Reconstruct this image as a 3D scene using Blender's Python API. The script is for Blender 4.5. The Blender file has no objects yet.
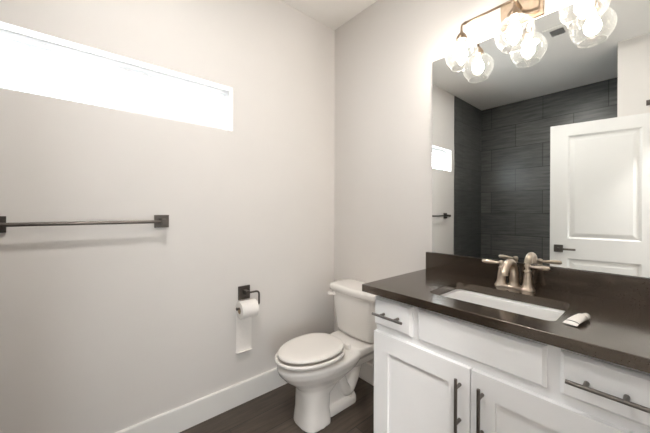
import bpy, bmesh, math, random
from mathutils import Vector, Matrix

PI = math.pi
sc = bpy.context.scene
C = sc.collection

# ------------------------------------------------------------------ camera
cam_data = bpy.data.cameras.new('camera')
cam = bpy.data.objects.new('camera', cam_data); C.objects.link(cam)
_yaw, _pit, _roll = math.radians(49.4998), math.radians(-.187), math.radians(.1512)
_R = Vector((math.cos(_yaw), math.sin(_yaw), 0)); _F = Vector((-math.sin(_yaw), math.cos(_yaw), 0)); _U = Vector((0, 0, 1))
_F, _U = _F*math.cos(_pit)+_U*math.sin(_pit), _U*math.cos(_pit)-_F*math.sin(_pit)
_R, _U = _R*math.cos(_roll)+_U*math.sin(_roll), _U*math.cos(_roll)-_R*math.sin(_roll)
cam.matrix_world = Matrix(((_R.x, _U.x, -_F.x, 1.7789), (_R.y, _U.y, -_F.y, -1.62), (_R.z, _U.z, -_F.z, 1.251), (0, 0, 0, 1)))
cam_data.sensor_width = 36; cam_data.lens = 289.56*36/650
cam_data.shift_y = (211.415-216.5)/650
cam_data.clip_start = .01
sc.camera = cam

# ------------------------------------------------------------------ world, light, exposure
W_SKY = 14.0            # overcast daylight outside the window
P_BULB = 3.1           # radiant watts of each vanity bulb
P_CEIL_FILL = 15.5           # added recessed fill light, not seen from the camera
P_HALL_FILL = 55.0          # added fill light in the unseen hallway outside the door
sc.view_settings.view_transform = 'Standard'
sc.view_settings.look = 'None'
sc.view_settings.exposure = 0.30
sc.view_settings.gamma = 1.0
sc.view_settings.use_curve_mapping = False
try:
    sc.cycles.use_denoising = True
    sc.cycles.caustics_reflective = False
    sc.cycles.caustics_refractive = False
    sc.cycles.max_bounces = 12
    sc.cycles.diffuse_bounces = 8
    sc.cycles.transparent_max_bounces = 24
    sc.cycles.sample_clamp_indirect = 6
except Exception:
    pass
world = bpy.data.worlds.new('overcast_sky'); sc.world = world
world.use_nodes = True
_bg = world.node_tree.nodes['Background']
_bg.inputs[0].default_value = (.90, .95, 1.0, 1); _bg.inputs[1].default_value = W_SKY

def area_light(name, loc, rot, sx, sy, energy, color, portal=False):
    l = bpy.data.lights.new(name, 'AREA'); l.shape = 'RECTANGLE'; l.size = sx; l.size_y = sy
    l.energy = energy; l.color = color
    o = bpy.data.objects.new(name, l); C.objects.link(o); o.location = loc; o.rotation_euler = rot
    if portal: l.cycles.is_portal = True
    return o
area_light('window_portal', (-.125, -1.457, 1.889), (0, -PI/2, 0), .28, 1.17, 1, (1, 1, 1), True)
area_light('hall_fill_portal', (3.205, -2.05, .85), (0, PI/2, 0), .7, .8, 1, (1, 1, 1), True)  # portal for the added hallway window

# ------------------------------------------------------------------ materials
def new_mat(name):
    m = bpy.data.materials.new(name); m.use_nodes = True
    nt = m.node_tree
    return m, nt, nt.nodes['Principled BSDF']

def pmat(name, col, rough=.5, metal=0., var=.04, scale=9., bump=0., bscale=60., spec=.5, coat=0., stretch=(1, 1, 1)):
    m, nt, b = new_mat(name)
    tc = nt.nodes.new('ShaderNodeTexCoord'); mp = nt.nodes.new('ShaderNodeMapping')
    mp.inputs['Scale'].default_value = stretch
    nt.links.new(tc.outputs['Object'], mp.inputs[0])
    n = nt.nodes.new('ShaderNodeTexNoise'); n.inputs['Scale'].default_value = scale; n.inputs['Detail'].default_value = 4
    nt.links.new(mp.outputs[0], n.inputs['Vector'])
    r = nt.nodes.new('ShaderNodeValToRGB')
    r.color_ramp.elements[0].position = .3; r.color_ramp.elements[1].position = .7
    r.color_ramp.elements[0].color = tuple(c*(1-var) for c in col)+(1,)
    r.color_ramp.elements[1].color = tuple(min(1, c*(1+var)) for c in col)+(1,)
    nt.links.new(n.outputs[0], r.inputs[0]); nt.links.new(r.outputs[0], b.inputs['Base Color'])
    b.inputs['Roughness'].default_value = rough; b.inputs['Metallic'].default_value = metal
    b.inputs['Specular IOR Level'].default_value = spec
    b.inputs['Coat Weight'].default_value = coat
    if bump:
        n2 = nt.nodes.new('ShaderNodeTexNoise'); n2.inputs['Scale'].default_value = bscale; n2.inputs['Detail'].default_value = 3
        nt.links.new(mp.outputs[0], n2.inputs['Vector'])
        bp = nt.nodes.new('ShaderNodeBump'); bp.inputs['Strength'].default_value = bump; bp.inputs['Distance'].default_value = .002
        nt.links.new(n2.outputs[0], bp.inputs['Height']); nt.links.new(bp.outputs[0], b.inputs['Normal'])
    return m

def tile_mat(name, axes, bw, bh, cols, mortar, msize, rough, offset=.5, shift=(0, 0), spec=.5):
    """rectangular tiles laid in a running bond; axes = which object coordinates run along and across the courses"""
    m, nt, b = new_mat(name)
    tc = nt.nodes.new('ShaderNodeTexCoord'); sp = nt.nodes.new('ShaderNodeSeparateXYZ'); cb = nt.nodes.new('ShaderNodeCombineXYZ')
    nt.links.new(tc.outputs['Object'], sp.inputs[0])
    for i, a in enumerate(axes):
        ad = nt.nodes.new('ShaderNodeMath'); ad.operation = 'ADD'; ad.inputs[1].default_value = shift[i]
        nt.links.new(sp.outputs[a], ad.inputs[0]); nt.links.new(ad.outputs[0], cb.inputs[i])
    br = nt.nodes.new('ShaderNodeTexBrick'); br.offset = offset; br.offset_frequency = 2; br.squash = 1
    br.inputs['Scale'].default_value = 1; br.inputs['Brick Width'].default_value = bw; br.inputs['Row Height'].default_value = bh
    br.inputs['Mortar Size'].default_value = msize; br.inputs['Mortar Smooth'].default_value = .3; br.inputs['Bias'].default_value = 0
    br.inputs['Color1'].default_value = cols[0]+(1,); br.inputs['Color2'].default_value = cols[1]+(1,); br.inputs['Mortar'].default_value = mortar+(1,)
    nt.links.new(cb.outputs[0], br.inputs['Vector'])
    mp = nt.nodes.new('ShaderNodeMapping'); mp.inputs['Scale'].default_value = (2.2, 22, 1); nt.links.new(cb.outputs[0], mp.inputs[0])
    n = nt.nodes.new('ShaderNodeTexNoise'); n.inputs['Scale'].default_value = 1.6; n.inputs['Detail'].default_value = 7; n.inputs['Roughness'].default_value = .65
    nt.links.new(mp.outputs[0], n.inputs['Vector'])
    r = nt.nodes.new('ShaderNodeValToRGB'); r.color_ramp.elements[0].position = .28; r.color_ramp.elements[1].position = .72
    r.color_ramp.elements[0].color = (.45, .45, .45, 1); r.color_ramp.elements[1].color = (1.45, 1.42, 1.38, 1)
    nt.links.new(n.outputs[0], r.inputs[0])
    mx = nt.nodes.new('ShaderNodeMix'); mx.data_type = 'RGBA'; mx.blend_type = 'MULTIPLY'; mx.inputs[0].default_value = 1
    nt.links.new(br.outputs['Color'], mx.inputs[6]); nt.links.new(r.outputs[0], mx.inputs[7])
    nt.links.new(mx.outputs[2], b.inputs['Base Color'])
    rr = nt.nodes.new('ShaderNodeMapRange'); rr.inputs[3].default_value = rough-.08; rr.inputs[4].default_value = rough+.12
    nt.links.new(n.outputs[0], rr.inputs[0]); nt.links.new(rr.outputs[0], b.inputs['Roughness'])
    b.inputs['Specular IOR Level'].default_value = spec
    iv = nt.nodes.new('ShaderNodeMath'); iv.operation = 'SUBTRACT'; iv.inputs[0].default_value = 1
    nt.links.new(br.outputs['Fac'], iv.inputs[1])
    bp = nt.nodes.new('ShaderNodeBump'); bp.inputs['Strength'].default_value = .5; bp.inputs['Distance'].default_value = .002
    nt.links.new(iv.outputs[0], bp.inputs['Height']); nt.links.new(bp.outputs[0], b.inputs['Normal'])
    return m

def emis_mat(name, col, strength):
    m, nt, b = new_mat(name)
    b.inputs['Base Color'].default_value = col+(1,)
    b.inputs['Emission Color'].default_value = col+(1,); b.inputs['Emission Strength'].default_value = strength
    return m

def globe_glass():
    """thin seeded glass: clear face on, brighter and more reflective towards the rim"""
    m, nt, b = new_mat('seeded_glass'); nt.nodes.remove(b)
    out = nt.nodes['Material Output']
    tc = nt.nodes.new('ShaderNodeTexCoord')
    v = nt.nodes.new('ShaderNodeTexVoronoi'); v.inputs['Scale'].default_value = 75; nt.links.new(tc.outputs['Object'], v.inputs['Vector'])
    r = nt.nodes.new('ShaderNodeMapRange'); r.inputs[1].default_value = .0; r.inputs[2].default_value = .35; r.inputs[3].default_value = 1; r.inputs[4].default_value = 0
    nt.links.new(v.outputs['Distance'], r.inputs[0])
    bp = nt.nodes.new('ShaderNodeBump'); bp.inputs['Strength'].default_value = .6; bp.inputs['Distance'].default_value = .003
    nt.links.new(r.outputs[0], bp.inputs['Height'])
    lw = nt.nodes.new('ShaderNodeLayerWeight'); lw.inputs['Blend'].default_value = .32
    nt.links.new(bp.outputs[0], lw.inputs['Normal'])
    tr = nt.nodes.new('ShaderNodeBsdfTransparent'); tr.inputs[0].default_value = (.97, .97, .96, 1)
    gl = nt.nodes.new('ShaderNodeBsdfGlossy'); gl.inputs['Roughness'].default_value = .08; gl.inputs['Color'].default_value = (1, 1, 1, 1)
    nt.links.new(bp.outputs[0], gl.inputs['Normal'])
    tl = nt.nodes.new('ShaderNodeBsdfTranslucent'); tl.inputs[0].default_value = (.95, .95, .93, 1)
    nt.links.new(bp.outputs[0], tl.inputs['Normal'])
    m1 = nt.nodes.new('ShaderNodeMixShader'); m1.inputs[0].default_value = .12
    nt.links.new(gl.outputs[0], m1.inputs[1]); nt.links.new(tl.outputs[0], m1.inputs[2])
    f = nt.nodes.new('ShaderNodeMapRange'); f.inputs[3].default_value = .015; f.inputs[4].default_value = .5
    nt.links.new(lw.outputs['Facing'], f.inputs[0])
    m2 = nt.nodes.new('ShaderNodeMixShader'); nt.links.new(f.outputs[0], m2.inputs[0])
    nt.links.new(tr.outputs[0], m2.inputs[1]); nt.links.new(m1.outputs[0], m2.inputs[2])
    nt.links.new(m2.outputs[0], out.inputs[0])
    return m

def pane_glass():
    m, nt, b = new_mat('window_glass'); nt.nodes.remove(b)
    out = nt.nodes['Material Output']
    tr = nt.nodes.new('ShaderNodeBsdfTransparent'); tr.inputs[0].default_value = (.96, .98, .98, 1)
    gl = nt.nodes.new('ShaderNodeBsdfGlossy'); gl.inputs['Roughness'].default_value = .02
    mx = nt.nodes.new('ShaderNodeMixShader')
    mx.inputs[0].default_value = .04; nt.links.new(tr.outputs[0], mx.inputs[1]); nt.links.new(gl.outputs[0], mx.inputs[2])
    nt.links.new(mx.outputs[0], out.inputs[0])
    return m

def mirror_mat():
    m, nt, b = new_mat('mirror_silver')
    b.inputs['Base Color'].default_value = (.90, .92, .91, 1); b.inputs['Metallic'].default_value = 1; b.inputs['Roughness'].default_value = 0
    return m

def quartz_mat():
    m, nt, b = new_mat('brown_quartz')
    tc = nt.nodes.new('ShaderNodeTexCoord')
    v = nt.nodes.new('ShaderNodeTexVoronoi'); v.inputs['Scale'].default_value = 420; nt.links.new(tc.outputs['Object'], v.inputs['Vector'])
    r = nt.nodes.new('ShaderNodeValToRGB')
    r.color_ramp.elements[0].color = (.031, .0225, .0165, 1); r.color_ramp.elements[1].color = (.039, .029, .0215, 1)
    nt.links.new(v.outputs['Color'], r.inputs[0]); nt.links.new(r.outputs[0], b.inputs['Base Color'])
    b.inputs['Roughness'].default_value = .16; b.inputs['IOR'].default_value = 1.85; b.inputs['Specular Tint'].default_value = (1, .88, .77, 1)
    return m

M = dict(
    wall=pmat('wall_paint', (.725, .697, .672), .75, var=.012, scale=3, bump=.05, bscale=240),
    ceil=pmat('ceiling_paint', (.86, .84, .81), .85, var=.01, scale=3, bump=.05, bscale=240),
    trim=pmat('trim_paint', (.84, .825, .80), .4, var=.01, scale=4),
    cab=pmat('cabinet_paint', (.89, .895, .905), .38, var=.012, scale=6),
    door=pmat('door_paint', (.72, .725, .72), .4, var=.012, scale=5),
    vinyl=pmat('window_vinyl', (.86, .87, .885), .35, var=.01),
    porcelain=pmat('porcelain', (.83, .805, .775), .12, var=.01, scale=3, coat=.3),
    seat=pmat('seat_plastic', (.83, .80, .765), .25, var=.01, scale=3),
    sink=pmat('sink_ceramic', (.86, .86, .85), .1, var=.006, scale=3, coat=.3),
    nickel=pmat('champagne_nickel', (.58, .49, .40), .28, 1, var=.08, scale=40),
    bronze=pmat('antique_brass', (.36, .275, .20), .32, 1, var=.15, scale=30),
    gun=pmat('dark_nickel', (.135, .122, .11), .33, 1, var=.1, scale=40),
    pull=pmat('pull_nickel', (.19, .172, .157), .30, 1, var=.1, scale=40),
    black=pmat('black_plastic', (.03, .03, .03), .5),
    grey=pmat('grille_grey', (.22, .22, .22), .6),
    paper=pmat('tissue_paper', (.86, .83, .80), .95, var=.02, scale=60, bump=.3, bscale=300),
    card=pmat('cardboard', (.42, .31, .21), .9),
    tube=pmat('white_tube', (.85, .81, .76), .4, var=.04, scale=50),
    tubedark=pmat('tube_dark', (.06, .055, .05), .5),
    chrome=pmat('chrome', (.8, .8, .8), .12, 1, var=.02),
    quartz=quartz_mat(), mirror=mirror_mat(), glass=globe_glass(), pane=pane_glass(),
    tile_back=tile_mat('shower_tile_back', (0, 2), .61, .305, ((.080, .084, .083), (.112, .114, .112)), (.030, .030, .030), .004, .30, shift=(.158, .0)),
    tile_side=tile_mat('shower_tile_side', (1, 2), .61, .305, ((.078, .082, .081), (.105, .107, .105)), (.030, .030, .030), .004, .34, shift=(.2, .0)),
    floor=tile_mat('wood_plank_tile', (1, 0), .90, .15, ((.066, .050, .039), (.095, .075, .060)), (.030, .025, .021), .003, .42, offset=.37, shift=(.965, -.176+.15)),
    bulb=None, can=None, hall_fill=None)

# ------------------------------------------------------------------ helpers
def tag(o, label=None, cat=None, group=None, kind=None):
    if label: o['label'] = label
    if cat: o['category'] = cat
    if group: o['group'] = group
    if kind: o['kind'] = kind
    return o

def thing(name, loc, label, cat, group=None):
    o = bpy.data.objects.new(name, None); C.objects.link(o); o.location = loc
    o.empty_display_size = .05
    return tag(o, label, cat, group)

def origin_of(o):
    v = Vector((0, 0, 0))
    while o: v += o.location; o = o.parent
    return v

def obj(name, bm, mat, parent=None, origin=None, smooth=40, bevel=0, seg=2):
    """links the bmesh (world coordinates) as ONE mesh object; a child keeps its parent's origin"""
    org = Vector(origin) if origin is not None else (origin_of(parent) if parent else Vector((0, 0, 0)))
    if bevel:
        edges = [e for e in bm.edges if len(e.link_faces) == 2 and e.calc_face_angle(0) > .6]
        bmesh.ops.bevel(bm, geom=edges, offset=bevel, segments=seg, affect='EDGES', profile=.5, clamp_overlap=True)
    bmesh.ops.recalc_face_normals(bm, faces=bm.faces)
    bmesh.ops.translate(bm, verts=bm.verts, vec=-org)
    me = bpy.data.meshes.new(name); bm.to_mesh(me); bm.free()
    if smooth:
        for p in me.polygons: p.use_smooth = True
        me.set_sharp_from_angle(angle=math.radians(smooth))
    me.materials.append(M[mat] if isinstance(mat, str) else mat)
    o = bpy.data.objects.new(name, me); C.objects.link(o)
    if parent:
        o.parent = parent; o.location = org-origin_of(parent)
    else: o.location = org
    return o

def struct(name, bm, mat, parent=None, **k):
    o = obj(name, bm, mat, parent, **k)
    if not parent: o['kind'] = 'structure'
    return o

def box(bm, lo, hi):
    x0, y0, z0 = lo; x1, y1, z1 = hi
    v = [bm.verts.new(p) for p in ((x0, y0, z0), (x1, y0, z0), (x1, y1, z0), (x0, y1, z0), (x0, y0, z1), (x1, y0, z1), (x1, y1, z1), (x0, y1, z1))]
    for f in ((3, 2, 1, 0), (4, 5, 6, 7), (0, 1, 5, 4), (1, 2, 6, 5), (2, 3, 7, 6), (3, 0, 4, 7)): bm.faces.new([v[i] for i in f])
    return bm

def boxes(*bs):
    bm = bmesh.new()
    for lo, hi in bs: box(bm, lo, hi)
    return bm

def loft(bm, loops, cap0=True, cap1=True, closed=False):
    rings = [[bm.verts.new(p) for p in L] for L in loops]
    n = len(rings[0]); pairs = list(zip(rings, rings[1:]))
    if closed: pairs.append((rings[-1], rings[0]))
    for a, b in pairs:
        for i in range(n):
            j = (i+1) % n
            bm.faces.new((a[i], a[j], b[j], b[i]))
    if not closed:
        if cap0: bm.faces.new(rings[0][::-1])
        if cap1: bm.faces.new(rings[-1])
    return bm

def tube(bm, pts, r, n=14, cap=True):
    """a round tube along points; r a radius or one per point"""
    pts = [Vector(p) for p in pts]; rs = r if isinstance(r, (list, tuple)) else [r]*len(pts)
    t0 = (pts[1]-pts[0]).normalized()
    up = Vector((0, 0, 1)) if abs(t0.z) < .9 else Vector((1, 0, 0))
    a = t0.cross(up).normalized(); loops = []
    for i, p in enumerate(pts):
        t = (pts[min(i+1, len(pts)-1)]-pts[max(i-1, 0)]).normalized()
        a = (a-t*a.dot(t)).normalized(); b = t.cross(a)
        loops.append([p+(a*math.cos(2*PI*k/n)+b*math.sin(2*PI*k/n))*rs[i] for k in range(n)])
    return loft(bm, loops, cap, cap)

def lathe(bm, c, prof, n=32, axis='z', cap0=True, cap1=True):
    """prof: (radius, height) pairs about an axis through c"""
    c = Vector(c); loops = []
    for r, h in prof:
        L = []
        for k in range(n):
            ca, sa = math.cos(2*PI*k/n)*r, math.sin(2*PI*k/n)*r
            L.append(c+(Vector((ca, sa, h)) if axis == 'z' else Vector((ca, h, sa)) if axis == 'y' else Vector((h, ca, sa))))
        loops.append(L)
    return loft(bm, loops, cap0, cap1)

def rrect(cx, cy, hx, hy, r, z, n=6):
    L = []
    for sx, sy, a0 in ((1, 1, 0), (-1, 1, PI/2), (-1, -1, PI), (1, -1, 1.5*PI)):
        for k in range(n+1):
            a = a0+PI/2*k/n
            L.append(Vector((cx+sx*(hx-r)+r*math.cos(a), cy+sy*(hy-r)+r*math.sin(a), z)))
    return L

def arc(p0, p1, p2, n=6):
    p0, p1, p2 = Vector(p0), Vector(p1), Vector(p2)
    return [p0*(1-t)**2+p1*2*t*(1-t)+p2*t*t for t in [k/n for k in range(n+1)]]

def spline(pts, n=6):
    P = [Vector(p) for p in pts]; P = [P[0]*2-P[1]]+P+[P[-1]*2-P[-2]]; out = []
    for i in range(1, len(P)-2):
        for k in range(n):
            t = k/n
            out.append(.5*((2*P[i])+(P[i+1]-P[i-1])*t+(2*P[i-1]-5*P[i]+4*P[i+1]-P[i+2])*t*t+(3*P[i]-P[i-1]-3*P[i+1]+P[i+2])*t**3))
    return out+[P[-2]]

# ------------------------------------------------------------------ the room
H = 2.7446
XR = 1.80                 # inner face of the right wall
WY0, WY1, WZ0, WZ1 = -2.043, -.873, 1.7525, 2.0255   # window opening
PY0, PY1, PX = -2.13, -2.03, 1.507                    # shower partition
SY = -2.965               # shower back wall
DY0, DY1, DZ = -1.892, -1.16, 2.045                  # doorway in the right wall
T = .12
HW0, HW1 = -2.45, -1.65    # unseen window opening added in the hallway for fill light
struct('floor', boxes(((-T, SY-T, -.08), (3.2, T, 0))), 'floor')
struct('ceiling', boxes(((-T, SY-T, H), (3.2, T, H+.08))), 'ceil')
struct('wall_left', boxes(((-T, WY1, 0), (0, T, H)), ((-T, PY0+.01, 0), (0, WY0, H)), ((-T, WY0, 0), (0, WY1, WZ0)), ((-T, WY0, WZ1), (0, WY1, H))), 'wall')
struct('wall_back', boxes(((0, 0, 0), (XR+.1, T, H))), 'wall')
struct('wall_right', boxes(((XR, DY1, 0), (XR+.1, 0, H)), ((XR, SY-T, 0), (XR+.1, DY0, H)), ((XR, DY0, DZ), (XR+.1, DY1, H))), 'wall')
struct('wall_front', boxes(((PX, PY0-.0, 0), (XR, PY1, H)), ((PX, SY, 0), (XR, PY0, H))), 'wall')
struct('wall_shower_left', boxes(((-T, SY, 0), (.008, PY0+.01, H))), 'tile_side')
struct('wall_shower_back', boxes(((-T, SY-T, 0), (XR, SY, H))), 'tile_back')
struct('wall_shower_right', boxes(((PX-.008, SY, 0), (PX, PY0+.02, H))), 'tile_side')
struct('wall_hallway', boxes(((3.1, SY-T, 0), (3.2, HW0, H)), ((3.1, HW1, 0), (3.2, T, H)), ((3.1, HW0, 0), (3.2, HW1, .5)), ((3.1, HW0, 1.2), (3.2, HW1, H)), ((XR+.1, 0, 0), (3.1, T, H)), ((XR+.1, SY-T, 0), (3.1, SY, H))), 'wall')

def base_prof(bm, axis, a0, a1, h=.1378, t=.014):
    prof = [(0, 0), (t, 0), (t, h-.006), (t-.004, h), (0, h)]
    L0, L1 = [], []
    for d, z in prof:
        if axis == 'y': L0.append((d, a0, z)); L1.append((d, a1, z))
        else: L0.append((a0, -d, z)); L1.append((a1, -d, z))
    return loft(bm, [L0, L1])
struct('baseboard_left', base_prof(bmesh.new(), 'y', PY0+.012, -.0005), 'trim', smooth=0)
struct('baseboard_back', base_prof(bmesh.new(), 'x', .0145, .897), 'trim', smooth=0)
struct('baseboard_front', boxes(((PX, PY1, 0), (XR-.001, PY1+.014, .1378))), 'trim', smooth=0, bevel=.002)
struct('trim_1', boxes(((XR-.016, DY0-.07, 0), (XR, DY0, DZ+.07)), ((XR-.016, DY1, 0), (XR, DY1+.07, DZ+.07)), ((XR-.016, DY0, DZ), (XR, DY1, DZ+.07))), 'trim', smooth=0)

# window: white vinyl slider set deep in a drywall return
wroot = bpy.data.objects.new('window_1', None); C.objects.link(wroot); wroot.location = (-.09, (WY0+WY1)/2, WZ0); wroot['kind'] = 'structure'
fx0, fx1 = -.118, -.07; fw = .022
obj('window_frame', boxes(((fx0, WY0, WZ0), (fx1, WY1, WZ0+fw*.6)), ((fx0, WY0, WZ1-fw), (fx1, WY1, WZ1)), ((fx0, WY0, WZ0+fw*.6), (fx1, WY0+fw, WZ1-fw)), ((fx0, WY1-fw, WZ0+fw*.6), (fx1, WY1, WZ1-fw))), 'vinyl', wroot, smooth=0, bevel=.002)
ymid = (WY0+WY1)/2
def sash(y0, y1, x0, x1, w):
    z0, z1 = WZ0+fw*.6+.001, WZ1-fw-.001
    s = obj('sash', boxes(((x0, y0, z0), (x1, y1, z0+w*.7)), ((x0, y0, z1-w*.7), (x1, y1, z1)), ((x0, y0, z0+w*.7), (x1, y0+w, z1-w*.7)), ((x0, y1-w, z0+w*.7), (x1, y1, z1-w*.7))), 'vinyl', wroot, smooth=0, bevel=.002)
    obj('pane', boxes((((x0+x1)/2-.002, y0+w, z0+w*.7), ((x0+x1)/2+.002, y1-w, z1-w*.7))), 'pane', s, smooth=0)
sash(ymid-.017, WY1-fw-.001, -.092, -.074, .026)
sash(WY0+fw+.001, ymid+.017, -.114, -.096, .026)

# unseen hallway window, added to send soft fill daylight through the doorway
w2 = bpy.data.objects.new('hall_fill_window', None); C.objects.link(w2); w2.location = (3.16, (HW0+HW1)/2, .5); w2['kind'] = 'structure'
obj('window_frame', boxes(((3.13, HW0, .5), (3.18, HW1, .54)), ((3.13, HW0, 1.16), (3.18, HW1, 1.2)), ((3.13, HW0, .54), (3.18, HW0+.04, 1.16)), ((3.13, HW1-.04, .54), (3.18, HW1, 1.16))), 'vinyl', w2, smooth=0)
obj('pane', boxes(((3.153, HW0+.04, .54), (3.157, HW1-.04, 1.16))), 'pane', w2, smooth=0)

# the door, open against the partition
def door():
    w, th, h = .711, .035, 2.03
    ang = math.atan2(.179, -.984)
    root = bpy.data.objects.new('door_1', None); C.objects.link(root)
    root.location = (1.7866, -1.876, .008); root['kind'] = 'structure'
    rot = Matrix.Translation(root.location) @ Matrix.Rotation(ang, 4, 'Z')
    def put(name, bm, mat, parent, **k):
        bmesh.ops.transform(bm, matrix=rot, verts=bm.verts)
        return obj(name, bm, mat, parent, **k)
    st = .125; panels = ((.995, 1.925), (.23, .815))
    d = 0.011
    bm = boxes(((0, d, 0), (w, th-d, h)))
    for y0, y1 in ((0, d), (th-d, th)):
        box(bm, (0, y0, 0), (st, y1, h)); box(bm, (w-st, y0, 0), (w, y1, h))
        for z0, z1 in ((0, .23), (.815, .995), (1.925, h)): box(bm, (st, y0, z0), (w-st, y1, z1))
    def ring(ins, dep, z0, z1, side):
        y = dep if side == 0 else th-dep
        return [Vector((st+ins, y, z0+ins)), Vector((w-st-ins, y, z0+ins)), Vector((w-st-ins, y, z1-ins)), Vector((st+ins, y, z1-ins))]
    for z0, z1 in panels:
        for s in (0, 1):
            loft(bm, [ring(.0, .0005, z0, z1, s), ring(.014, .0095, z0, z1, s), ring(.024, .0095, z0, z1, s), ring(.050, .003, z0, z1, s), ring(.052, .003, z0, z1, s)], cap0=False)
    put('door_panel', bm, 'door', root, smooth=0)
    hx = w-.062
    hb = bmesh.new(); box(hb, (hx-.033, -.012, .868), (hx+.033, 0, .934))
    rose = put('door_handle', hb, 'gun', root, smooth=0, bevel=.003)
    lb = bmesh.new()
    tube(lb, [(hx, -.010, .901), (hx, -.052, .901)], .011)
    lv = bmesh.new(); box(lv, (hx-.118, -.060, .892), (hx+.011, -.048, .910))
    put('spindle', lb, 'gun', rose); put('lever', lv, 'gun', rose, smooth=0, bevel=.003)
    for z in (.22, 1.0, 1.80):
        hg = bmesh.new(); tube(hg, [(-.004, -.006, z-.045), (-.004, -.006, z+.045)], .006, 10)
        put('hinge', hg, 'gun', root)
door()

# ------------------------------------------------------------------ vanity cabinet
VX0, VX1 = .899, 1.777
FY, FF = -.565, -.545        # front plane of doors and drawers, face frame plane
van = thing('vanity_cabinet', ((VX0+VX1)/2, -.28, 0), 'white shaker bathroom vanity cabinet with bar pulls under the brown countertop', 'cabinet')
b = boxes(((VX0, FF, .10), (XR-.002, FF+.02, .865)), ((VX0, FF+.02, .10), (VX0+.016, -.002, .865)), ((XR-.018, FF+.02, .10), (XR-.002, -.002, .865)),
          ((VX0+.016, -.014, .10), (XR-.018, -.002, .865)), ((VX0+.016, FF+.02, .10), (XR-.018, -.014, .116)), ((VX0+.004, -.48, 0), (XR-.002, -.46, .10)), ((VX0+.004, -.46, 0), (VX0+.016, -.02, .10)))
obj('body', b, 'cab', van, smooth=0)
def front_slab(name, x0, x1, z0, z1, ch=.009, dp=.009):
    rect = lambda y, e: [Vector((x0+e, y, z0+e)), Vector((x1-e, y, z0+e)), Vector((x1-e, y, z1-e)), Vector((x0+e, y, z1-e))]
    bm = bmesh.new(); loft(bm, [rect(FF-.0005, 0), rect(FY+dp, 0), rect(FY, ch)])
    return obj(name, bm, 'cab', van, smooth=0, bevel=.0008, seg=1)
def shaker(name, x0, x1, z0, z1, w=.078, d=.011):
    bm = boxes(((x0, FY, z0), (x0+w, FF-.0005, z1)), ((x1-w, FY, z0), (x1, FF-.0005, z1)), ((x0+w, FY, z0), (x1-w, FF-.0005, z0+w)), ((x0+w, FY, z1-w), (x1-w, FF-.0005, z1)))
    for f in list(bm.faces): pass
    box(bm, (x0+w-.002, FY+d, z0+w-.002), (x1-w+.002, FF-.001, z1-w+.002))
    return obj(name, bm, 'cab', van, smooth=0, bevel=.0012, seg=1)
def bar_pull(parent, p0, p1, posts, r=.0058):
    bm = bmesh.new(); tube(bm, [p0, p1], r, 14)
    h = obj('handle', bm, 'pull', parent, bevel=.0008, seg=1)
    for q in posts:
        pb = bmesh.new(); tube(pb, [(q[0], q[1], q[2]), (q[0], FY, q[2])], .0062, 12)
        obj('post', pb, 'pull', h)
HY = -.598
DT, DB = .848, .722
d1 = front_slab('drawer', VX0, 1.097, DB, DT)
bar_pull(d1, (.917, HY, .782), (1.073, HY, .782), [(.957, HY, .782), (1.033, HY, .782)])
front_slab('false_drawer_front', 1.125, 1.553, DB, DT)
d3 = front_slab('drawer', 1.586, VX1, DB, DT)
bar_pull(d3, (1.604, HY, .782), (1.760, HY, .782), [(1.644, HY, .782), (1.720, HY, .782)])
l = shaker('door', VX0, 1.3345, .115, .690)
bar_pull(l, (1.300, HY, .462), (1.300, HY, .652), [(1.300, HY, .493), (1.300, HY, .621)])
r_ = shaker('door', 1.3395, VX1, .115, .690)
bar_pull(r_, (1.377, HY, .462), (1.377, HY, .652), [(1.377, HY, .493), (1.377, HY, .621)])

# ------------------------------------------------------------------ countertop with cut-out
CX0, CX1, CY0, CZ0, CZ1 = .8447, XR-.002, -.5888, .8665, .9005
SX0, SX1, SY0, SY1 = 1.118, 1.556, -.478, -.192
ct = thing('countertop', ((CX0+CX1)/2, (CY0)/2, CZ0), 'polished dark brown quartz countertop with black backsplash on the white vanity', 'countertop')
def slab():
    cx, cy = (SX0+SX1)/2, (SY0+SY1)/2
    inner = rrect(cx, cy, (SX1-SX0)/2, (SY1-SY0)/2, .03, 0, 8)
    ox0, ox1, oy0, oy1 = CX0, CX1, CY0, -.002
    outer = []
    for p in inner:
        d = Vector((p.x-cx, p.y-cy))
        t = min(((ox1-cx)/d.x if d.x > 1e-9 else (ox0-cx)/d.x if d.x < -1e-9 else 1e9), ((oy1-cy)/d.y if d.y > 1e-9 else (oy0-cy)/d.y if d.y < -1e-9 else 1e9))
        outer.append(Vector((cx+d.x*t, cy+d.y*t, 0)))
    used = set()
    for c in ((ox0, oy0), (ox1, oy0), (ox0, oy1), (ox1, oy1)):
        k = min((i for i in range(len(outer)) if i not in used), key=lambda i: (outer[i].x-c[0])**2+(outer[i].y-c[1])**2)
        outer[k] = Vector((c[0], c[1], 0)); used.add(k)
    z = lambda L, h: [Vector((p.x, p.y, h)) for p in L]
    bm = bmesh.new()
    def inset(L, e): return [Vector((min(max(p.x, ox0+e), ox1-e), min(max(p.y, oy0+e), oy1-e), 0)) for p in L]
    e = .0015
    loft(bm, [z(inner, CZ0), z(inset(outer, 0), CZ0), z(outer, CZ1-e), z(inset(outer, e), CZ1), z(inner, CZ1)], closed=True)
    return bm
obj('slab', slab(), 'quartz', ct, smooth=0)
obj('backsplash', boxes(((CX0, -.020, CZ1), (CX1, -.001, 1.0018))), 'quartz', ct, smooth=0, bevel=.001, seg=1)

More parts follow.
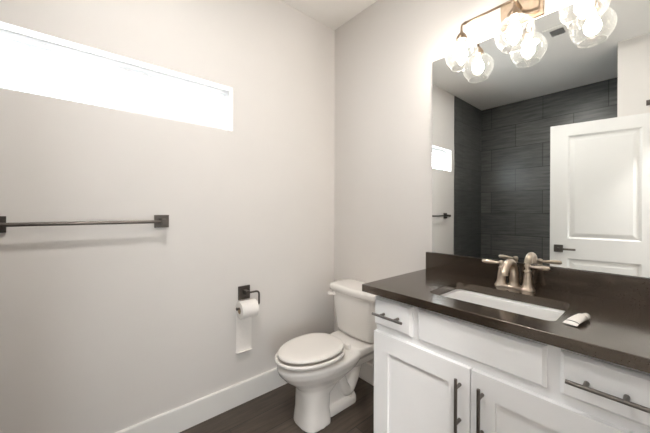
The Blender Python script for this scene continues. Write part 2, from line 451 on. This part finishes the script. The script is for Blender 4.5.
# undermount sink
sk = thing('sink', ((SX0+SX1)/2, (SY0+SY1)/2, .72), 'white rectangular undermount sink basin set under the brown countertop', 'sink')
def basin():
    cx, cy, hx, hy = (SX0+SX1)/2, (SY0+SY1)/2, (SX1-SX0)/2+.004, (SY1-SY0)/2+.004
    L = [rrect(cx, cy, hx+.02, hy+.02, .04, CZ0-.001), rrect(cx, cy, hx, hy, .032, CZ0-.001), rrect(cx, cy, hx-.004, hy-.004, .034, CZ0-.05), rrect(cx, cy, hx-.012, hy-.012, .04, .775),
         rrect(cx, cy, hx-.03, hy-.03, .04, .748), rrect(cx, cy, hx-.07, hy-.06, .04, .740), rrect(cx, cy, .03, .03, .029, .735), rrect(cx, cy, .02, .02, .0199, .73)]
    L += [rrect(cx, cy, .03, .03, .0299, .722), rrect(cx, cy, hx-.03, hy-.03, .045, .730), rrect(cx, cy, hx-.0, hy-.0, .045, .765), rrect(cx, cy, hx+.01, hy+.01, .04, CZ0-.012), rrect(cx, cy, hx+.02, hy+.02, .04, CZ0-.012)]
    bm = bmesh.new(); loft(bm, L, closed=False, cap0=False); 
    return bm
obj('basin', basin(), 'sink', sk, smooth=50)
bm = bmesh.new(); lathe(bm, ((SX0+SX1)/2, (SY0+SY1)/2, .735), [(.004, .004), (.018, .004), (.024, .002), (.025, -.001)], 24)
obj('drain', bm, 'chrome', sk)

# ------------------------------------------------------------------ faucet
FXC, FYC = 1.336, -.105
fa = thing('faucet', (FXC, FYC, CZ1), 'champagne nickel two handle bathroom faucet with arched spout behind the sink', 'faucet')
bm = bmesh.new()
loft(bm, [rrect(FXC, FYC, .080, .026, .0255, CZ1), rrect(FXC, FYC, .080, .026, .0255, CZ1+.006), rrect(FXC, FYC, .076, .022, .0215, CZ1+.011)])
obj('base_plate', bm, 'nickel', fa)
bm = bmesh.new()
lathe(bm, (FXC, FYC, CZ1+.010), [(.023, 0), (.023, .004), (.019, .012), (.0175, .02)], 24)
sp = spline([(FXC, FYC, CZ1+.02), (FXC, FYC-.002, CZ1+.065), (FXC, FYC-.018, CZ1+.105), (FXC, FYC-.055, CZ1+.124), (FXC, FYC-.098, CZ1+.115), (FXC, FYC-.122, CZ1+.088), (FXC, FYC-.125, CZ1+.078)], 6)
n = len(sp); tube(bm, sp, [.019-.004*min(1, i/(n*.5)) for i in range(n)], 18)
lathe(bm, (FXC, FYC-.125, CZ1+.074), [(.0125, 0), (.0145, .002), (.0145, .012), (.0130, .016)], 18)
obj('spout', bm, 'nickel', fa)
bm = bmesh.new(); tube(bm, [(FXC, FYC+.024, CZ1+.008), (FXC, FYC+.024, CZ1+.05)], .0028, 8); lathe(bm, (FXC, FYC+.024, CZ1+.048), [(.002, 0), (.0055, .004), (.0055, .009), (.002, .012)], 12)
obj('lift_rod', bm, 'nickel', fa)
for s in (-1, 1):
    hx = FXC+s*.052
    bm = bmesh.new()
    lathe(bm, (hx, FYC, CZ1+.009), [(.0235, 0), (.0235, .004), (.0205, .010), (.0185, .018), (.0165, .040), (.0140, .060), (.0118, .070), (.0135, .073), (.0135, .077), (.0105, .080), (.0085, .086), (.0115, .094), (.0120, .101), (.0085, .108), (.003, .110)], 24)
    hd = obj('handle', bm, 'nickel', fa)
    bm = bmesh.new()
    pts = [(hx+s*.006, FYC-.001, CZ1+.106), (hx+s*.020, FYC-.003, CZ1+.106), (hx+s*.040, FYC-.006, CZ1+.107), (hx+s*.060, FYC-.009, CZ1+.108), (hx+s*.076, FYC-.012, CZ1+.108), (hx+s*.082, FYC-.013, CZ1+.108)]
    tube(bm, pts, [.0055, .0058, .0085, .0098, .0085, .0035], 16)
    obj('lever', bm, 'nickel', hd)

# ------------------------------------------------------------------ mirror
MX0, MX1, MZ0, MZ1 = .8772, XR-.004, 1.0035, 2.1386
mi = thing('mirror', ((MX0+MX1)/2, -.001, MZ0), 'large frameless rectangular wall mirror standing on the backsplash above the sink', 'mirror')
obj('glass', boxes(((MX0, -.0065, MZ0), (MX1, -.001, MZ1))), 'mirror', mi, smooth=0)

# ------------------------------------------------------------------ vanity light
LX, LY, LZ = 1.333, -.11, 2.213
vl = thing('vanity_light', (LX, 0, LZ), 'three globe brass vanity light with clear seeded glass above the mirror', 'light')
bm = boxes(((LX-.088, -.016, LZ-.066), (LX+.088, -.001, LZ+.066)))
bp_ = obj('backplate', bm, 'bronze', vl, smooth=0, bevel=.003)
bm = boxes(((LX-.072, -.024, LZ-.050), (LX+.072, -.0162, LZ+.050)))
obj('raised_plate', bm, 'bronze', bp_, smooth=0, bevel=.005)
DX = .2385
bm = bmesh.new()
tube(bm, [(LX-DX, LY, LZ-.046)]+arc((LX-DX, LY, LZ-.013), (LX-DX, LY, LZ), (LX-DX+.013, LY, LZ), 6)+arc((LX+DX-.013, LY, LZ), (LX+DX, LY, LZ), (LX+DX, LY, LZ-.013), 6)+[(LX+DX, LY, LZ-.046)], .0058, 14)
tube(bm, [(LX, LY, LZ+.002), (LX, LY, LZ-.046)], .0058, 14)
tube(bm, [(LX, -.022, LZ), (LX, LY+.004, LZ)], .0075, 14)
lathe(bm, (LX, LY, LZ), [(.004, -.014), (.011, -.008), (.013, 0), (.011, .008), (.004, .014)], 18)
for s in (-1, 1):
    lathe(bm, (LX+s*(DX-.020), LY, LZ), [(.0055, -.006), (.0082, -.005), (.0082, .005), (.0055, .006)], 16, axis='x')
obj('arm', bm, 'bronze', vl)
GC = 2.059
bulb_area = 4*PI*.027*.027*1.15
M['bulb'] = emis_mat('lit_bulb', (1.0, .93, .84), P_BULB/(PI*bulb_area))
for k in (-1, 0, 1):
    x = LX+k*DX
    bm = bmesh.new()
    lathe(bm, (x, LY, 0), [(.0060, 2.177), (.0090, 2.176), (.0090, 2.169), (.0125, 2.167), (.0195, 2.162), (.0235, 2.153), (.0240, 2.147), (.0275, 2.146), (.0275, 2.131), (.0255, 2.129), (.0230, 2.131), (.0230, 2.142)], 28)
    so = obj('socket', bm, 'bronze', vl)
    bm = bmesh.new()
    prof = [(.0245, 2.136), (.0255, 2.128), (.032, 2.122)]
    R = .0775
    for i in range(1, 15):
        a = math.radians(62-i*8.2)     # from the shoulder down to the open rim
        prof.append((R*math.cos(a), GC+R*math.sin(a)*.98))
    rr_, zz_ = prof[-1]
    prof += [(rr_-.0005, zz_-.003), (rr_+.0015, zz_-.0055), (rr_+.0040, zz_-.0045), (rr_+.0042, zz_-.0015), (rr_+.0022, zz_+.0002)]
    lathe(bm, (x, LY, 0), prof, 40, cap0=False, cap1=False)
    gl = obj('globe_shade', bm, 'glass', so, smooth=180)
    bm = bmesh.new()
    lathe(bm, (x, LY, 0), [(.010, 2.13), (.0125, 2.115), (.016, 2.10), (.024, 2.083), (.0285, 2.066), (.029, 2.055), (.026, 2.042), (.018, 2.031), (.006, 2.0265)], 24)
    obj('bulb', bm, 'bulb', so, smooth=180)

# ------------------------------------------------------------------ towel bar
TBX, TBZ = .060, 1.190
tb = thing('towel_bar', (0, -1.577, TBZ), 'dark nickel towel bar with square wall plates under the window', 'towel bar')
for y in (-1.2735, -1.8805):
    bm = boxes(((.0005, y-.035, TBZ-.034), (.012, y+.035, TBZ+.034)))
    pl = obj('wall_plate', bm, 'gun', tb, smooth=0, bevel=.002)
    bm = boxes(((.0121, y-.013, TBZ-.013), (TBX+.013, y+.013, TBZ+.013)))
    obj('post', bm, 'gun', pl, smooth=0, bevel=.002)
bm = bmesh.new(); tube(bm, [(TBX, -1.867, TBZ), (TBX, -1.287, TBZ)], .0085, 16)
obj('bar', bm, 'gun', tb)

# ------------------------------------------------------------------ toilet paper holder and roll
PHY, PHZ = -.797, .7175
ph = thing('toilet_paper_holder', (0, PHY, PHZ), 'dark nickel toilet paper holder with open arm on a square wall plate', 'paper holder')
bm = boxes(((.0005, PHY-.039, PHZ-.0425), (.012, PHY+.039, PHZ+.0425)))
pl = obj('wall_plate', bm, 'gun', ph, smooth=0, bevel=.002)
bm = boxes(((.0121, PHY-.012, PHZ-.004), (.068, PHY+.012, PHZ+.02)))
obj('post', bm, 'gun', pl, smooth=0, bevel=.003)
AZ, RZ, AX = PHZ+.008, .637, .060
bm = bmesh.new()
pts = [(AX, PHY, AZ)]+arc((AX, -.742, AZ), (AX, -.717, AZ), (AX, -.717, AZ-.025))+arc((AX, -.717, RZ+.014), (AX, -.717, RZ), (AX, -.731, RZ))+[(AX, -.865, RZ)]
tube(bm, pts, .0062, 12)
lathe(bm, (AX, -.865, RZ), [(.0062, 0), (.010, -.001), (.010, -.006), (.0062, -.008)], 14, axis='y')
obj('arm', bm, 'gun', ph)

ry0, ry1, RR = -.853, -.745, .054
rz = RZ-.013                      # roll hangs with its core resting on the arm
pr = thing('toilet_paper_roll', (AX, (ry0+ry1)/2, rz), 'white toilet paper roll with a long sheet hanging down the wall', 'toilet paper')
bm = bmesh.new()
loft(bm, [[Vector((AX+r*math.cos(a), y, rz+r*math.sin(a))) for a in [2*PI*k/40 for k in range(40)]] for r, y in ((.0205, ry0), (RR-.001, ry0), (RR, ry0+.001), (RR, ry1-.001), (RR-.001, ry1), (.0205, ry1))], closed=True)
obj('roll', bm, 'paper', pr)
bm = bmesh.new()
loft(bm, [[Vector((AX+r*math.cos(a), y, rz+r*math.sin(a))) for a in [2*PI*k/32 for k in range(32)]] for r, y in ((.019, ry0-.001), (.0203, ry0-.001), (.0203, ry1+.001), (.019, ry1+.001))], closed=True)
tag(obj('core', bm, 'card', pr), 'brown cardboard core')
bm = bmesh.new()
pts = [Vector((AX+(RR+.0006)*math.cos(a), 0, rz+(RR+.0006)*math.sin(a))) for a in [PI*.55+PI*.45*k/8 for k in range(9)]]
zb = .338
for k in range(1, 15):
    t = k/14
    pts.append(Vector((AX-RR-.0006+.006*t+.0025*math.sin(t*5), 0, rz+(zb-rz)*t)))
for k in range(1, 5): pts.append(Vector((AX-RR+.0075+.004*k, 0, zb-.002+.0015*k)))   # last fold curls out
thk = .0008; rows = []
for i, p in enumerate(pts):
    d = (pts[min(i+1, len(pts)-1)]-pts[max(i-1, 0)]).normalized(); nrm = Vector((-d.z, 0, d.x))
    rows.append([Vector((p.x, ry0+.001, p.z)), Vector((p.x, ry1-.001, p.z)), Vector((p.x, ry1-.001, p.z))+nrm*thk, Vector((p.x, ry0+.001, p.z))+nrm*thk])
loft(bm, rows)
obj('hanging_sheet', bm, 'paper', pr)

# ------------------------------------------------------------------ toilet
TX = .413
to = thing('toilet', (TX, -.40, 0), 'white two piece elongated toilet with closed lid in the corner', 'toilet')
def egg(yb, yf, hw, z, hwb=None, n=44, pb=2.6, pf=2.05, ym=None, x0=TX):
    """closed outline: squarish at the back, elongated at the front"""
    ym = yb+(yf-yb)*.42 if ym is None else ym
    hwb = hw if hwb is None else hwb
    L = []
    for k in range(n):
        a = 2*PI*k/n
        c, s = math.cos(a), math.sin(a)
        if s >= 0:   # back half
            p = pb; L.append(Vector((x0+math.copysign(abs(c)**(2/p), c)*hw*(1-(1-hwb/hw)*abs(s)**1.5), ym+(yb-ym)*abs(s)**(2/p), z)))
        else:
            p = pf; L.append(Vector((x0+math.copysign(abs(c)**(2/p), c)*hw, ym+(yf-ym)*abs(s)**(2/p), z)))
    return L
bm = bmesh.new()
# bowl, front column and rim as one loft
loft(bm, [egg(-.465, -.650, .105, -.003, ym=-.55, pb=4, pf=3), egg(-.465, -.648, .103, .02, ym=-.55, pb=4, pf=3), egg(-.47, -.642, .095, .09, ym=-.55, pb=4, pf=2.9),
          egg(-.46, -.640, .094, .17, ym=-.55, pb=3.6, pf=2.8), egg(-.38, -.648, .098, .215, ym=-.50, pb=3, pf=2.5), egg(-.28, -.682, .118, .25, ym=-.47), egg(-.22, -.732, .148, .29, ym=-.45),
          egg(-.20, -.768, .166, .33, ym=-.45), egg(-.19, -.780, .171, .36, ym=-.45), egg(-.19, -.774, .163, .372, ym=-.45), egg(-.20, -.745, .135, .378, ym=-.45)])
# deck that carries the tank
loft(bm, [rrect(TX, -.155, .085, .125, .04, .24), rrect(TX, -.16, .110, .135, .045, .30), rrect(TX, -.165, .150, .14, .05, .345), rrect(TX, -.165, .158, .14, .05, .37), rrect(TX, -.165, .156, .138, .05, .386), rrect(TX, -.165, .148, .13, .045, .391)])
# rear pedestal, trapway and foot
loft(bm, [rrect(TX, -.34, .040, .13, .035, 0), rrect(TX, -.34, .036, .13, .035, .12), rrect(TX, -.27, .036, .17, .035, .24), rrect(TX, -.25, .060, .17, .05, .32)])
for s in (-1, 1):
    tw = spline([(TX+s*.030, -.43, .255), (TX+s*.040, -.36, .20), (TX+s*.042, -.335, .14), (TX+s*.038, -.29, .09), (TX+s*.036, -.245, .13), (TX+s*.034, -.20, .22), (TX+s*.034, -.18, .31)], 5)
    tube(bm, tw, .034, 14)
loft(bm, [rrect(TX, -.35, .068, .145, .055, -.003), rrect(TX, -.35, .067, .143, .055, .034), rrect(TX, -.35, .058, .134, .046, .050)])
bowl = obj('bowl', bm, 'porcelain', to, smooth=180)
md = bowl.modifiers.new('remesh', 'REMESH'); md.mode = 'VOXEL'; md.voxel_size = .0055; md.use_smooth_shade = True
md = bowl.modifiers.new('smooth', 'SMOOTH'); md.factor = .5; md.iterations = 8
for s in (-1, 1):
    bm = bmesh.new(); lathe(bm, (TX+s*.046, -.275, .046), [(.0135, 0), (.0135, .006), (.011, .013), (.006, .017), (.001, .018)], 18)
    obj('bolt_cap', bm, 'seat', to)
# seat ring and lid
bm = bmesh.new()
SE = dict(ym=-.53)
so_ = lambda z, e: egg(-.350+(-e), -.787+e, .174-e, z, hwb=.140, **SE)
si_ = lambda z: egg(-.44, -.69, .10, z, ym=-.55)
loft(bm, [si_(.398), so_(.398, .005), so_(.401, .0), so_(.412, .0), so_(.4165, .004), so_(.4165, .011), so_(.406, .016), si_(.406)], closed=True)
obj('seat', bm, 'seat', to, smooth=60)
bm = bmesh.new()
lo_ = lambda z, e: egg(-.352-e, -.772+e, .162-e, z, hwb=.128, **SE)
loft(bm, [lo_(.4275, .040), lo_(.4255, .004), lo_(.428, .001), lo_(.433, 0), lo_(.439, .003), lo_(.443, .010), lo_(.4455, .035), lo_(.447, .09)])
obj('lid', bm, 'seat', to, smooth=60)
for s in (-1, 1):
    bm = bmesh.new(); loft(bm, [rrect(TX+s*.075, -.328, .020, .014, .011, .384), rrect(TX+s*.075, -.328, .020, .014, .011, .410), rrect(TX+s*.075, -.328, .014, .008, .007, .416)])
    obj('hinge_cap', bm, 'seat', to)
# tank and its lid: bowed front
def tank_loop(hw, yb, yf, z, r=.045, bow=.02, n=9):
    L = rrect(TX, (yb+yf)/2, hw, (yb-yf)/2, r, z, n)
    out = []
    # add points along the long front run so that it can bow
    for i, p in enumerate(L):
        q = L[(i+1) % len(L)]
        out.append(p)
        if abs(q.x-p.x) > .1:
            for k in range(1, 10): out.append(p.lerp(q, k/10))
    for p in out:
        if p.y < (yb+yf)/2: p.y -= bow*(1-((p.x-TX)/hw)**2)
    return out
bm = bmesh.new()
loft(bm, [tank_loop(.10, -.06, -.14, .388, r=.03), tank_loop(.10, -.06, -.14, .399, r=.03), tank_loop(.160, -.035, -.188, .400), tank_loop(.170, -.030, -.200, .406), tank_loop(.177, -.028, -.205, .43), tank_loop(.195, -.024, -.214, .56), tank_loop(.208, -.022, -.224, .684)])
obj('tank', bm, 'porcelain', to, smooth=60)
bm = bmesh.new()
loft(bm, [tank_loop(.216, -.016, -.230, .6845), tank_loop(.222, -.013, -.237, .689), tank_loop(.223, -.012, -.238, .712), tank_loop(.220, -.015, -.235, .722), tank_loop(.210, -.024, -.226, .7285), tank_loop(.19, -.04, -.21, .7305)])
obj('tank_lid', bm, 'porcelain', to, smooth=60)
bm = bmesh.new()
tx, ty, tz = TX-.160, -.226, .660
lathe(bm, (tx, ty, tz), [(.017, .004), (.017, -.006), (.013, -.012), (.004, -.014)], 18, axis='y')
tube(bm, [(tx+.004, ty-.010, tz), (tx-.01, ty-.016, tz-.001), (tx-.030, ty-.019, tz-.004), (tx-.046, ty-.017, tz-.007), (tx-.052, ty-.015, tz-.008)], [.009, .012, .0135, .012, .005], 14)
obj('flush_lever', bm, 'seat', to)

# ------------------------------------------------------------------ tube of toiletry on the counter
A0, A1 = Vector((1.592, -.472)), Vector((1.622, -.352))
tt = thing('toiletry_tube', (A0.x, A0.y, CZ1), 'small white squeezed toiletry tube lying on the countertop right of the sink', 'tube')
d = (A1-A0).normalized(); nn = Vector((-d.y, d.x))
def tsec(t, hw, hh, zc, n=20):
    c = A0+d*t
    return [Vector((c.x+nn.x*hw*math.cos(2*PI*k/n), c.y+nn.y*hw*math.cos(2*PI*k/n), CZ1+zc+hh*math.sin(2*PI*k/n))) for k in range(n)]
bm = bmesh.new()
loft(bm, [tsec(0, .0185, .0012, .003), tsec(.006, .0185, .0016, .004), tsec(.012, .0183, .004, .0065), tsec(.03, .0175, .0075, .0095), tsec(.055, .0160, .0105, .0120), tsec(.072, .0140, .0115, .0130), tsec(.080, .009, .009, .0125), tsec(.086, .0075, .0075, .0115)])
obj('body', bm, 'tube', tt, smooth=60)
bm = bmesh.new()
loft(bm, [tsec(.086, .0095, .0095, .0110), tsec(.088, .0105, .0105, .0110), tsec(.106, .0100, .0100, .0108), tsec(.108, .0085, .0085, .0108)])
obj('cap', bm, 'tube', tt, smooth=40)
bm = bmesh.new()
q0, q1 = A0+d*.016+nn*-.004, A0+d*.030+nn*-.013
loft(bm, [tsec(.0125, .0185, .0042, .0066), tsec(.0155, .0184, .0050, .0073)])
obj('dark_band', bm, 'tubedark', tt, smooth=60)  # dark band around the crimped end

# ------------------------------------------------------------------ ceiling and far wall fittings
ef = thing('exhaust_fan', (1.195, -1.47, H), 'small white ceiling exhaust vent with a dark grille seen in the mirror', 'vent')
bm = boxes(((1.115, -1.60, H-.006), (1.275, -1.335, H)))
obj('cover', bm, 'ceil', ef, smooth=0, bevel=.003)
bm = boxes(((1.155, -1.462, H-.013), (1.245, -1.368, H-.0101)))
for k in range(6): box(bm, (1.157, -1.458+k*.0155, H-.018), (1.243, -1.453+k*.0155, H-.013))
obj('grille', bm, 'grey', ef, smooth=0)

M['can'] = emis_mat('fill_diffuser', (1.0, .96, .91), P_CEIL_FILL/(PI*PI*.062*.062))
rl = thing('added_recessed_light', (1.0, -1.45, H), 'added round recessed fill light in the bathroom ceiling, out of view', 'light')  # added lamp, unseen from the camera, brightens the room from above
bm = bmesh.new(); loft(bm, [[Vector((1.0+r*math.cos(2*PI*k/36), -1.45+r*math.sin(2*PI*k/36), z)) for k in range(36)] for r, z in ((.063, H-.001), (.063, H-.004), (.082, H-.006), (.086, H-.001))], closed=True)
obj('trim_ring', bm, 'ceil', rl)
bm = bmesh.new(); lathe(bm, (1.0, -1.45, H), [(.001, -.003), (.062, -.003), (.0625, -.001)], 36)
obj('diffuser', bm, 'can', rl)

rh = thing('robe_hook', (1.69, PY1, 2.162), 'small dark square hook high on the white wall beyond the door', 'hook')
bm = boxes(((1.678, PY1+.0005, 2.138), (1.722, PY1+.010, 2.182)))
p_ = obj('wall_plate', bm, 'gun', rh, smooth=0, bevel=.002)
bm = bmesh.new(); tube(bm, [(1.70, PY1+.010, 2.160), (1.70, PY1+.04, 2.158), (1.70, PY1+.052, 2.170)], .005, 10)
obj('prong', bm, 'gun', rh)

M['hall_fill'] = emis_mat('hall_fill_diffuser', (1.0, .97, .93), P_HALL_FILL/(PI*PI*.13*.13))
hl = thing('hall_fill_light', (2.35, -1.78, H), 'added round flush fill light in the unseen hallway outside the door', 'light')  # added lamp, unseen, fills the bathroom through the doorway
bm = bmesh.new(); lathe(bm, (2.35, -1.78, H), [(.10, -.045), (.13, -.035), (.13, -.012)], 32); obj('diffuser', bm, 'hall_fill', hl)
bm = bmesh.new(); lathe(bm, (2.35, -1.78, H), [(.14, -.012), (.14, -.001)], 32); obj('base', bm, 'trim', hl)
